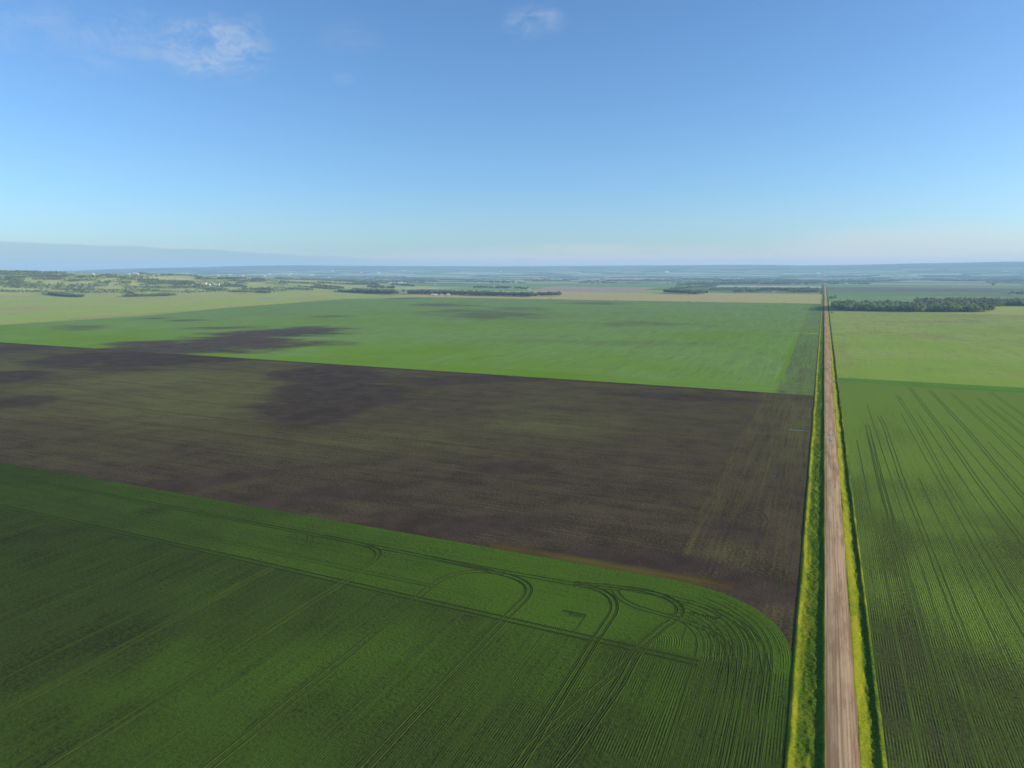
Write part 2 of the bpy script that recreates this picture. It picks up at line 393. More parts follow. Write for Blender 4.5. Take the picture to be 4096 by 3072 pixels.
# right hand fields
RX = 21.7
s = Sheet()
s.rect(RX, 110, -120, 776, 2.5, .0, 'y', 6); s.rect(110, 1500, -120, 776, 9, .0, 'y', 9); s.rect(RX, 1500, 776, 816, 4, .0, 'x', 4)
_rb = patch_field([(3560, 2820, 60, 120, .55), (3620, 2520, 50, 160, .35), (3590, 2150, 60, 80, .5), (3770, 2950, 50, 150, .5), (3700, 1960, 120, 60, .4), (4010, 2180, 70, 50, .55), (3560, 1650, 110, 50, .35), (3990, 2700, 80, 60, .4), (3480, 1720, 40, 160, .3), (3530, 3000, 50, 60, .6), (4030, 1660, 60, 20, .3)], .8, .5)
def rb(x, y): return _rb(x, y) * .6
def right_lush(x, y):
    hd = sstep(774, 778, y) * .7
    a = fbm(x / 60. + 3, y / 160.)
    return hd + (a - .5) * .9 + 1.7 * sstep(300, 700, y) - .25 * sstep(360, 220, y) + .25 * sstep(60, 160, x) - .12 * (x < 60) * (y > 300)
rf = tag(s.build('crop_field', M_right, {'bare': rb, 'lush': right_lush}), 'green drilled crop field right of the gravel road', 'field', kind='structure')
s = Sheet(); s.rect(RX, 1500, 816, 858, 6, .02, 'x', 4)
tag(s.build('grass_strip', M_band, {'bare': zero, 'lush': lambda x, y: -.6 * np.exp(-((y - 822 - .02 * x) / 3.5) ** 2) + .1}), 'dark green grass strip dividing the two right-hand fields', 'grass strip', kind='structure')
s = Sheet(); s.rect(RX, 1500, 858, 2325, 9, .01, 'y', 14)
tag(s.build('crop_field', M_pale, {'bare': lambda x, y: .45 * sstep(70, 30, x) * sstep(1500, 900, y) * fbm(x / 7., y / 15.) + .3 * fbm(x / 150., y / 150.) * sstep(.5, .7, fbm(x / 90. + 9, y / 90.)), 'lush': lambda x, y: .7 * sstep(1500, 880, y) - .3 * sstep(1500, 2300, y)}), 'pale green field in front of the right-hand wood', 'field', kind='structure')

def far_field(name, quad, mat, label, rows='x', n=(60, 30), lift=.5, bare=zero, lush=zero):
    (x0, y0), (x1, y1), (x2, y2), (x3, y3) = quad        # world corners, round the outline
    u, v = np.meshgrid(np.linspace(0, 1, n[0]), np.linspace(0, 1, n[1]))
    X = (x0 * (1 - u) + x1 * u) * (1 - v) + (x3 * (1 - u) + x2 * u) * v
    Y = (y0 * (1 - u) + y1 * u) * (1 - v) + (y3 * (1 - u) + y2 * u) * v
    s = Sheet(); s.grid(X, Y, hgt(X, Y) + lift, *((Y, X) if rows == 'x' else (X, Y)))
    return tag(s.build(name, mat, {'bare': bare, 'lush': lush}), label, 'field', kind='structure')
W = lambda *q: [hit(*a)[:2] for a in q]
far_field('pasture', [(-4200, 1500), (-1662, 950), (-1925, 2835), (-2550, 3300)], M_past, 'pale yellow-green pasture below the hills at left', lush=lambda x, y: .5 * sstep(2700, 1750, -x) + .9 * (fbm(x / 90, y / 300) - .4), bare=lambda x, y: .5 * sstep(.5, .75, fbm(x / 160., y / 200.)))
s = Sheet(); u = np.linspace(0, 1, 5)[None]; y2 = np.linspace(930, 2800, 150)[:, None]
x2 = np.interp(y2[:, 0], [722, 1300, 2045, 2830], [-1658, -1662, -1863, -1922])[:, None] - 2 - 16 * u - 8 * (fbm(y2 / 40., y2 * 0) - .5) * u
s.grid(x2, y2 + 0 * x2, 0 * x2 + .25 + hgt(x2, y2 + 0 * x2), y2 + 0 * x2, x2)
tag(s.build('grass_strip', M_hay, {'bare': zero, 'lush': const(.4)}), 'bright yellow grass strip between pasture and mid green field', 'field edge', kind='structure')
far_field('hay_field', [(-1880, 2800), (-3, 2795), (-3, 3950), (-2100, 3900)], M_hay, 'tan hay field beyond the mid green field', lush=lambda x, y: .6 * sstep(2950, 2830, y) * sstep(-500, -100, x))
far_field('ploughed_field', W((2110, 1165), (2530, 1168.5), (2640, 1150), (2200, 1146)), M_pink, 'pinkish ploughed field in the middle distance', lift=.9)
far_field('crop_field', W((2000, 1148), (2790, 1147), (2860, 1130), (2000, 1133)), M_far, 'bright green field behind the pinkish ploughed field', lift=.8)
far_field('meadow', [(RX + 2, 2325), (1500, 2325), (1500, 3010), (RX + 2, 3010)], M_past, 'yellow-green meadow strip behind the right-hand wood', lush=const(.1), lift=.02)
far_field('crop_field', [(RX + 2, 3010), (1700, 3010), (1900, 4700), (RX + 2, 4700)], M_far, 'blue-green field beyond the right-hand wood', lift=.3, bare=lambda x, y: .35 * sstep(3300, 4600, y))
far_field('ploughed_field', [(RX + 2, 4700), (1900, 4700), (2300, 5900), (RX + 2, 5900)], M_blue, 'grey-green field with dark soil streaks far right', lift=.4, bare=lambda x, y: .25 + .5 * sstep(.45, .7, fbm(x / 220, y / 120)))
far_field('crop_field', [(RX + 2, 5900), (2300, 5900), (2600, 7100), (RX + 2, 7100)], M_far, 'light green field before the far right tree belt', lift=.5)
far_field('stubble_field', [(RX + 2, 7100), (1700, 7100), (1250, 8200), (RX + 2, 8000)], M_pink, 'pink stubble strip under the far right tree belt', lift=.6, lush=const(.5))

# ================================================================== road corridor
yy = ladder([(60, 420, .45), (420, 900, 1.2), (900, 2800, 5), (2800, 14000, 60)])
def cross(name, xs, prof, dryp, label, amp):
    xs = np.asarray(xs, float)
    X, Y = np.meshgrid(xs, yy)
    wander = (fbm(Y / 30., Y * 0 + (3 if prof[0][0] < 5 else 9), 5) - .5) * 1.7
    inner = np.clip(np.minimum(X - xs[0], xs[-1] - X) / 1.2, 0, 1)
    Xs = X - wander * inner
    Z = np.interp(Xs, [p[0] for p in prof], [p[1] for p in prof])
    A = np.interp(Xs, [p[0] for p in amp], [p[1] for p in amp])
    clump = fbm(X / .9, Y / 1.1, 3); cl2 = fbm(X / 2.6 + 30, Y / 4., 3)
    Z = Z + A * ((clump - .45) * 1. + (cl2 - .5) * 1.3) * inner
    dry = np.interp(Xs, [p[0] for p in dryp], [p[1] for p in dryp]) + (fbm(X / 2. + 8, Y / 17.) - .5) * 1.3
    dirt = np.zeros_like(X)
    return X, Y, Z, dry, dirt
def approach(X, Y, Z, dirt, y0, w, z0=.42):
    k = 1 - sstep(w * .5, w * .5 + 3., np.abs(Y - y0))
    dirt = np.maximum(dirt, k * (.55 + .4 * (np.abs(np.abs(Y - y0) - .9) < .7)))
    return Z * (1 - k) + np.maximum(Z, z0) * k, dirt
# left verge
prof = [(-1.1, -.04), (-.8, .26), (-.3, .36), (1.2, .06), (2.2, -.08), (5.2, -.16), (6.2, -.14), (7.45, .36), (7.75, .5), (8.05, .44)]
dryp = [(-1.1, .6), (-.5, .95), (.5, .85), (1.3, .25), (2.4, .1), (5., .0), (7.2, .0), (7.55, .6), (8.0, .7)]
amp = [(-1.1, .1), (0, .18), (1.4, .22), (2, .42), (5, .42), (6.2, .2), (7.4, .1), (7.7, .05), (8.05, .02)]
X, Y, Z, dry, dirt = cross('l', np.linspace(-1.1, 8.05, 32), prof, dryp, '', amp)
Z, dirt = approach(X, Y, Z, dirt, 1452, 7)
far_k = sstep(2800, 3000, Y); Z = Z + hgt(X, Y) * far_k + .25 * far_k
vl = link('grass_verge', mesh_np('grass_verge', np.stack([X.ravel(), Y.ravel(), Z.ravel()], 1), gfaces(32, len(yy)), [M_verge], smooth=True, attrs={'dry': dry, 'dirt': dirt}))
tag(vl, 'grassy ditch with yellow bank along the left road edge', 'verge', kind='structure')
# right verge
prof = [(15.5, .42), (15.75, .40), (16.0, .36), (18.6, -.2), (19.3, -.26), (19.75, -.3), (20.75, .22), (21.2, .16), (21.9, -.05)]
dryp = [(15.5, .1), (15.9, .4), (16.2, .85), (17.6, .9), (18.5, .55), (19.2, .15), (20.4, .0), (21, .3), (21.9, .2)]
amp = [(15.5, .02), (16, .07), (18.3, .12), (18.8, .42), (19.5, .4), (20., .1), (20.8, .28), (21.4, .3), (21.9, .05)]
X, Y, Z, dry, dirt = cross('r', np.linspace(15.5, 21.9, 28), prof, dryp, '', amp)
Z, dirt = approach(X, Y, Z, dirt, 828, 6)
far_k = sstep(2800, 3000, Y); Z = Z + hgt(X, Y) * far_k + .25 * far_k
vr = link('grass_verge', mesh_np('grass_verge', np.stack([X.ravel(), Y.ravel(), Z.ravel()], 1), gfaces(28, len(yy)), [M_verge], smooth=True, attrs={'dry': dry, 'dirt': dirt}))
tag(vr, 'yellow grass slope and dark ditch along the right road edge', 'verge', kind='structure')
# the road
ry = ladder([(60, 900, 3), (900, 2800, 10), (2800, 19500, 60)])
rx = np.linspace(7.85, 15.75, 34)
X, Y = np.meshgrid(rx, ry)
ruts = np.zeros_like(X)
for c_, w_ in ((9.5, .45), (10.45, .3), (11.35, .35), (12.4, .4), (13.5, .4), (14.3, .3)):
    ruts = np.maximum(ruts, np.exp(-((X - c_ - 1.0 * (fbm(Y / 70., Y * 0 + c_) - .5)) / w_) ** 2) * (.5 + .8 * (fbm(Y / 40., X * 0 + c_ * 3) - .2)))
Z = .45 + .10 * (1 - ((X - 11.8) / 3.95) ** 2) - .02 * ruts
far_k = sstep(2800, 3000, Y); Z = Z + hgt(X, Y) * far_k + .25 * far_k + 2.5 * sstep(12500, 14200, Y)
edge = .7 * (fbm(Y / 7., np.where(X < 11, 50., 73.), 5) - .5)
X = X + np.where(X < 8.1, edge, 0) + np.where(X > 15.5, -edge, 0)
ro = link('gravel_road', mesh_np('gravel_road', np.stack([X.ravel(), Y.ravel(), Z.ravel()], 1), gfaces(34, len(ry)), [M_road], smooth=True, attrs={'rut': np.clip(ruts, 0, 1)}))
tag(ro, 'straight pinkish-brown gravel road running to the horizon', 'road', kind='structure')

# ================================================================== wheel tracks (a low ridge, a pressed trough, a low ridge)
class Tracks:
    def __init__(s): s.v = []; s.f = []; s.m = []; s.n = 0
    def one(s, pts, off=0., w=.21, hr=.10, z=.03):
        pts = np.array(pts, float)
        d = np.r_[0, np.cumsum(np.hypot(*np.diff(pts, axis=0).T))]
        n = max(3, int(d[-1] / 2.2)); t = np.linspace(0, d[-1], n)
        px = np.interp(t, d, pts[:, 0]); py = np.interp(t, d, pts[:, 1])
        for _ in range(5):                                # round the corners
            px[1:-1] = (px[:-2] + 2 * px[1:-1] + px[2:]) / 4; py[1:-1] = (py[:-2] + 2 * py[1:-1] + py[2:]) / 4
        tx = np.gradient(px); ty = np.gradient(py); L = np.hypot(tx, ty) + 1e-9
        nx, ny = -ty / L, tx / L
        jit = (fbm(t / 9., t * 0 + off * 3 + px[0]) - .5) * .25
        prof = [(-w - .22, .0), (-w - .1, hr), (-w, .0), (w, .0), (w + .1, hr), (w + .22, .0)]
        for k, (a, zz) in enumerate(prof):
            hh = zz * (.5 + fbm(t / 3. + k * 9, t * 0 + off))
            s.v.append(np.stack([px + nx * (a + off + jit), py + ny * (a + off + jit), z + .012 + hh], 1))
        for k in range(5):
            i = np.arange(n - 1) + s.n + k * n
            s.f.append(np.stack([i, i + 1, i + 1 + n, i + n], 1)[:, ::-1]); s.m += [0 if k == 2 else 1] * (n - 1)
        s.n += 6 * n
    def pair(s, pts, gap=2.4, **k):
        s.one(pts, -gap / 2, **k); s.one(pts, gap / 2, **k)
def bez(*P_):
    return list(P_)
T = Tracks()
T.pair([(-620, 207.5), (-376, 206.2), (-209, 205.6), (-95, 203.8), (-27.5, 202.6)], 2.6, w=.26)
T.pair([(-620, 242), (-436, 241), (-242, 239.8), (-110, 238.2), (-77, 239.2), (-62, 242)], 2.4)
T.pair([(-94, 60), (-93.6, 125), (-92.8, 203), (-91.8, 222), (-93.5, 229.5), (-99, 234.4), (-109, 236.2), (-125, 237.5), (-150, 238.5)], 2.3)
T.pair([(-128.4, 60), (-128, 158), (-128.6, 205), (-128.6, 222), (-125.5, 230), (-118, 235), (-108, 237)], 2.3, hr=.075)
T.pair([(-163, 60), (-162.5, 158), (-161.5, 203), (-161.8, 228), (-165, 235), (-171, 238), (-182, 239.5), (-200, 240)], 2.3)
T.pair([(-61, 60), (-60, 139), (-60, 202), (-59.5, 224), (-61, 231), (-66, 237), (-72, 239.5), (-90, 239)], 2.3)
T.pair([(-56, 60), (-54, 120), (-49.5, 150), (-46.2, 183), (-46, 202), (-40.5, 224), (-37.4, 232), (-39.5, 239), (-46, 243), (-55, 245), (-66, 243), (-80, 240)], 2.3, w=.24)
T.pair([(-63, 128), (-59, 152), (-50, 186), (-46, 204), (-41, 223)], 2.2, w=.2)
T.pair([(-64, 240), (-60.5, 234), (-53, 230), (-39, 228.2), (-29, 225.5), (-22, 220), (-18, 210), (-17, 195)], 2.2, hr=.05)
T.pair([(-70, 243), (-46, 243.5), (-30, 241), (-18, 234), (-11, 222), (-8, 205)], 2.4, hr=.05)
T.pair([(-196, 60), (-196.5, 158), (-196, 215), (-198, 230), (-205, 238)], 2.3, hr=.075)
T.pair([(-230, 60), (-230, 232)], 2.3, hr=.03); T.pair([(-264, 60), (-264, 205)], 2.3, hr=.02); T.pair([(-332, 60), (-332, 200)], 2.3, hr=.02)
for x in (-33, -27.5, -77, -110, -145, -178, -213, -247, -281, -300):                  # drill misses
    T.one([(x, 60 if x < -40 else 90), (x + .4, 150), (x + .2, 200 if x < -30 else 185)], 0, w=.1, hr=.0)
for x in (-22, -18.6, -14.5, -11, -8): T.one([(x, 60), (x - .6, 140), (x - .3, 205)], 0, w=.13, hr=.0)
for k in range(12):                                         # drill rows curling round the corner
    r = 22 + k * 2.25; a = np.linspace(random.uniform(.02, .25), random.uniform(1.0, 1.45), 16)
    T.one(([(EX - 50 + r, random.uniform(120, 200)), (EX - 50 + r, 204)] if random.random() < .75 else []) + [(EX - 50 + r * math.cos(q) ** .85, 208 + r * math.sin(q) ** .85) for q in a], 0, w=random.choice((.08, .1, .16)), hr=.04)
for c_, y_ in ((-177, 216), (-330, 205), (-300, 222), (-450, 222)): T.pair([(c_ - 120, y_ + .6), (c_, y_), (c_ + 50, y_ - .4)], 2.3, w=.12, hr=.05)
T.one([(-68, 217.5), (-68.2, 204)], 0, w=.14, hr=.04); T.one([(-35, 235), (-34.6, 214)], 0, w=.14, hr=.04)
to = link('wheel_tracks', mesh_np('wheel_tracks', np.concatenate(T.v), np.concatenate(T.f), [M_track, M_ridge], T.m, smooth=False))
tag(to, 'paired wheel tracks and drill misses curving over the near crop', 'wheel tracks', kind='structure')
T = Tracks()
for x, y1, w_ in ((88, 812, .22), (104.8, 800, .22), (37, 260, .2), (49, 640, .2), (72, 760, .1), (122, 790, .12), (140, 770, .16), (158, 812, .12), (192, 790, .16), (225, 800, .12)):
    j = random.uniform(-1, 1)
    T.pair([(x + j, 60), (x + .6, 250), (x - .4, 450), (x + 1.2, 600), (x, y1)], 2.2, w=w_ * .6, hr=.03, z=0.)
for x in (29, 43, 58, 67, 80, 96, 113, 131, 149, 170, 208, 240): T.one([(x, random.uniform(60, 200)), (x + .5, 300), (x - .3, random.uniform(420, 760))], 0, w=.1, hr=.0, z=0.)
to2 = link('wheel_tracks', mesh_np('wheel_tracks', np.concatenate(T.v), np.concatenate(T.f), [plain('pressed_crop', (.046, .060, .016), .95, .4, .5), plain('row_side_crop', (.090, .135, .022), .95, .4, .6)], T.m))
tag(to2, 'straight wheel tracks along the drill rows of the right-hand crop', 'wheel tracks', kind='structure')
T = Tracks()
for y in (300, 335, 372, 410, 455, 505, 560, 620, 680): T.pair([(-900, y + 6), (-400, y + 2), (-48, y)], 2.4, w=.18, hr=.03, z=-.02)
for cx_, cy_, r_ in ((-27, 338, 8), (-20, 408, 6), (-14, 270, 7)):
    a = np.linspace(-2.0, 1.6, 18)
    for k in (0, 2.6): T.one([(cx_ + (r_ + k) * math.cos(q), cy_ + (r_ + k) * 1.9 * math.sin(q)) for q in a], 0, w=.1, hr=.04, z=-.02)
M_faint = plain('pressed_soil', (.062, .055, .024), .95, .35, .4)
to3 = link('wheel_tracks', mesh_np('wheel_tracks', np.concatenate(T.v), np.concatenate(T.f), [M_faint, M_faint], T.m))
tag(to3, 'turning wheel tracks at the end of the brown field', 'wheel tracks', kind='structure')
# comb-shaped drill misses of bare soil near the headland
def comb(name, x0, x1, y, up, lens, label):
    M_soil = M_track; v = []; f = []
    n = len(lens); w = (x1 - x0) / n
    v += [(x0, y, .055), (x1, y, .055), (x1, y + .5 * up, .055), (x0, y + .5 * up, .055)]; f.append((0, 1, 2, 3))
    for i, L in enumerate(lens):
        a = x0 + w * i; b = len(v)
        v += [(a, y, .055), (a + w * .45, y, .055), (a + w * .45, y - L * up, .055), (a, y - L * up, .055)]; f.append((b, b + 1, b + 2, b + 3))
    tag(link(name, mesh_np(name, v, f, [M_soil])), label, 'bare soil', kind='structure')
comb('bare_soil', -76.5, -68, 217.6, 1, [1.2, .8, 1.4, 1., 2.4, 2.8, 2.2, 3., 2.6, 2.9, 2.4, 2.], 'comb-shaped bare soil gaps in the near headland')
comb('bare_soil', -35, -25, 234.4, -1, [-1., -1.4, -.8, -1.6, -1.1, -1.4, -2, -1.8, -2.2, -2.4, -2.1, -1.2], 'comb of thin bare gaps near the rounded field corner')
comb('bare_soil', -107, -102.6, 200.4, 1, [2.6, 3.8, 3.2, 4.4, 3., 3.9], 'short dark comb of bare soil below the double track')
# field lanes
def lane(pts, w, mat, label, z=.1, name='dirt_lane'):
    T_ = []; pts = np.array(pts, float)
    tx = np.gradient(pts[:, 0]); ty = np.gradient(pts[:, 1]); L = np.hypot(tx, ty)
    nx, ny = -ty / L, tx / L; ww = np.linspace(w, w * .5, len(pts))
    a = np.stack([pts[:, 0] + nx * ww, pts[:, 1] + ny * ww, np.full(len(pts), z)], 1); b = np.stack([pts[:, 0] - nx * ww, pts[:, 1] - ny * ww, np.full(len(pts), z)], 1)
    n = len(pts); i = np.arange(n - 1)
    tag(link(name, mesh_np(name, np.r_[a, b], np.stack([i + n, i + 1 + n, i + 1, i], 1), [mat])), label, 'lane', kind='structure')
lane([(21, 828), (30, 827), (42, 824), (55, 822), (68, 821)], 2.4, M_dirt, 'short dirt field lane leaving the road at right', .06)
lane([(-.5, 1452), (-14, 1454), (-30, 1460), (-46, 1462)], 5., M_past, 'grass lane crossing into the mid green field', .08, 'grass_lane')
# puddles
def puddle(x, y, rx_, ry_, label, z, seed):
    a = np.linspace(0, 2 * math.pi, 28, endpoint=False); r = np.random.default_rng(seed)
    k = 1 + .3 * np.sin(a * 2 + r.random() * 6) * r.random() + .25 * np.sin(a * 3 + r.random() * 6) + .1 * np.sin(a * 5 + r.random() * 6)
    v = np.stack([x + rx_ * k * np.cos(a), y + ry_ * k * np.sin(a), np.full(28, z)], 1); v = np.r_[v, [[x, y, z]]]
    f = [(i, (i + 1) % 28, 28) for i in range(28)]
    tag(link('puddle', mesh_np('puddle', v, f, [M_water])), label, 'puddle', kind='structure')
puddle(11.75, 526, .75, 4., 'blue-grey puddle in the middle of the gravel road', .56, 1)
puddle(10.9, 545, .6, 2.6, 'small puddle pair just beyond the biggest road puddle', .56, 2)
puddle(12.9, 546, .5, 2.4, 'tiny puddle near the right wheel path of the road', .555, 3)
puddle(13.0, 452, .35, 2.4, 'narrow puddle in the right-hand rut of the road', .55, 4)
puddle(13.1, 412, .3, 2.2, 'small grey puddle in the road nearest the viewer', .55, 5)
puddle(-11, 555, 7, .7, 'long thin streak of water lying in the brown field', .0, 6)
puddle(-19.5, 422, 2.2, .5, 'short wet streak beside a turning track in the brown field', .0, 9)

px_, py_, pz_ = hit(1068, 1194)
puddle(px_, py_, 36, 36, 'small grey-blue pond in the pasture below the hillside farm', pz_ + .9, 12)
# ================================================================== trees
def leaf_mat(name, a, b):
    m = NT(name); oi = m.n.new('ShaderNodeObjectInfo'); p = m.pos()
    n1 = m.noise(p, (1 / 1.7,) * 3, 3, .6); n2 = m.noise(p, (1 / 11.,) * 3, 3, .6)
    t = m.math('ADD', m.math('MULTIPLY', n1, .5), m.math('MULTIPLY', n2, .5))
    rn = m.math('ADD', m.rng(t, .3, .7), m.math('MULTIPLY', m.math('SUBTRACT', oi.outputs['Random'], .5), .7), clamp=True)
    c = m.mix(rn, a, b); m.color(c)
    tr = m.n.new('ShaderNodeBsdfTranslucent'); m.t.links.new(c, tr.inputs['Color'])
    mx = m.n.new('ShaderNodeMixShader'); mx.inputs[0].default_value = .3
    m.t.links.new(m.b.outputs[0], mx.inputs[1]); m.t.links.new(tr.outputs[0], mx.inputs[2])
    m.t.links.new(mx.outputs[0], m.n['Material Output'].inputs['Surface'])
    return m.m
M_leaf = leaf_mat('poplar_leaves', (.070, .125, .040), (.350, .430, .150))
M_leaf2 = leaf_mat('willow_leaves', (.125, .170, .068), (.420, .440, .210))
M_leaf3 = leaf_mat('grove_leaves', (.030, .055, .024), (.165, .210, .080))
M_leaf4 = leaf_mat('scrub_leaves', (.055, .075, .038), (.220, .235, .120))
M_bark = plain('poplar_bark', (.30, .28, .24), .9, .3, .6)
def crown_arrays(seed, h, w, n, size):
    r = np.random.default_rng(seed)
    V = []; Fc = []
    lobes = [(r.normal(0, w * .22), r.normal(0, w * .22), h * r.uniform(.42, .82), w * r.uniform(.26, .42), h * r.uniform(.14, .24)) for _ in range(7)]
    lobes.append((0, 0, h * .62, w * .44, h * .36))
    for i in range(n):
        lx, ly, lz, lr, lh = lobes[r.integers(len(lobes))]
        d = r.normal(size=3); d /= np.linalg.norm(d); rad = r.uniform(.55, 1.05)
        c = np.array((lx + d[0] * lr * rad, ly + d[1] * lr * rad, max(h * .14, lz + d[2] * lh * rad)))
        nrm = d * .8 + r.normal(size=3) * .5; nrm /= np.linalg.norm(nrm)
        t = np.cross(nrm, r.normal(size=3)); t /= np.linalg.norm(t); b = np.cross(nrm, t)
        s_ = size * r.uniform(.6, 1.3)
        k = len(V)
        V += [c - t * s_ - b * s_ * .6, c + t * s_ * .9 - b * s_ * .5, c + t * s_ * .5 + b * s_, c - t * s_ * .7 + b * s_ * .7]
        Fc.append((k, k + 1, k + 2, k + 3))
    return np.array(V), np.array(Fc)
def trunk_arrays(seed, h, r0):
    r = np.random.default_rng(seed); V = []; Fc = []
    def limb(p0, p1, a, b, n=6):
        k = len(V); d = np.array(p1) - np.array(p0); d = d / np.linalg.norm(d)
        t = np.cross(d, (.3, .9, .1)); t /= np.linalg.norm(t); u = np.cross(d, t)
        for p_, q in ((p0, a), (p1, b)):
            for j in range(n):
                V.append(np.array(p_) + q * (t * math.cos(6.283 * j / n) + u * math.sin(6.283 * j / n)))
        for j in range(n): Fc.append((k + j, k + (j + 1) % n, k + n + (j + 1) % n, k + n + j))
    limb((0, 0, -.3), (0, 0, h * .45), r0, r0 * .7); limb((0, 0, h * .45), (r.normal(0, .2), r.normal(0, .2), h * .85), r0 * .7, r0 * .2)
    for i in range(4):
        a = r.uniform(0, 6.28); z = h * r.uniform(.3, .55)
        limb((0, 0, z), (h * .16 * math.cos(a), h * .16 * math.sin(a), z + h * .2), r0 * .4, r0 * .12)
    return np.array(V), np.array(Fc)
PROTO = []
for k, (h_, w_) in enumerate(((15, 7.5), (17, 7), (13, 8), (14.5, 6.5), (11, 8), (16, 8.5))):
    cm = mesh_np('crown', *crown_arrays(100 + k, h_, w_, 170, .85), [M_leaf if k % 3 else M_leaf2])
    tm = mesh_np('trunk', *trunk_arrays(200 + k, h_, .26), [M_bark])
    PROTO.append((cm, tm))
def tree(x, y, z, k, s_, rot, label, group):
    r = bpy.data.objects.new('poplar_tree', None); COL.objects.link(r)
    r.location = (x, y, z); r.rotation_euler = (0, 0, rot); r.scale = (s_, s_, s_ * random.uniform(.88, 1.12))
    tag(r, label, 'tree', group)
    link('crown', PROTO[k][0], r); link('trunk', PROTO[k][1], r)
# the right-hand wood: outline in metres, filled by dart throwing
def in_poly(x, y, poly):
    c = False; n = len(poly)
    for i in range(n):
        (x1, y1), (x2, y2) = poly[i], poly[i - 1]
        if (y1 > y) != (y2 > y) and x < (x2 - x1) * (y - y1) / (y2 - y1) + x1: c = not c
    return c
def darts(poly, step, rnd):
    xs_ = [p[0] for p in poly]; ys_ = [p[1] for p in poly]; out = []
    y = min(ys_)
    while y < max(ys_):
        x = min(xs_) + rnd.uniform(0, step)
        while x < max(xs_):
            q = (x + rnd.uniform(-.4, .4) * step, y + rnd.uniform(-.4, .4) * step)
            if in_poly(*q, poly): out.append(q)
            x += step
        y += step
    return out
rnd = random.Random(5)
woodA = [(31, 2338), (120, 2338), (200, 2343), (272, 2346), (278, 2370), (360, 2385), (440, 2425), (470, 2468), (455, 2520), (400, 2600), (300, 2660), (180, 2690), (60, 2660), (33, 2560)]
woodB = [(300, 2760), (420, 2720), (540, 2760), (570, 2900), (700, 2890), (980, 2960), (980, 3120), (700, 3130), (560, 3180), (330, 3120)]
ptsA = sorted(darts(woodA, 9.4, rnd), key=lambda p: p[1] - .15 * p[0])
indiv, rest = ptsA[:290], ptsA[290:]
ptsB = [q for q in darts(woodB, 10.5, rnd) if vn(np.array(q[0] / 38.), np.array(q[1] / 60.)) > .25]
for x, y in indiv:
    if x < 60: lb, gp = 'green poplar at the road end of the right-hand wood', 'poplars at the road end of the wood'
    elif x < 275: lb, gp = 'poplar in the front rows of the right-hand wood behind the pale field', 'poplars in the front rows of the wood'
    else: lb, gp = 'dark green poplar in the set-back front of the right-hand wood', 'poplars in the set-back part of the wood'
    tree(x, y, 0, rnd.randrange(6), rnd.choice((.75, 1., 1.2, 1.35, 1.5)) * rnd.uniform(.88, 1.12), rnd.uniform(0, 6.28), lb, gp)

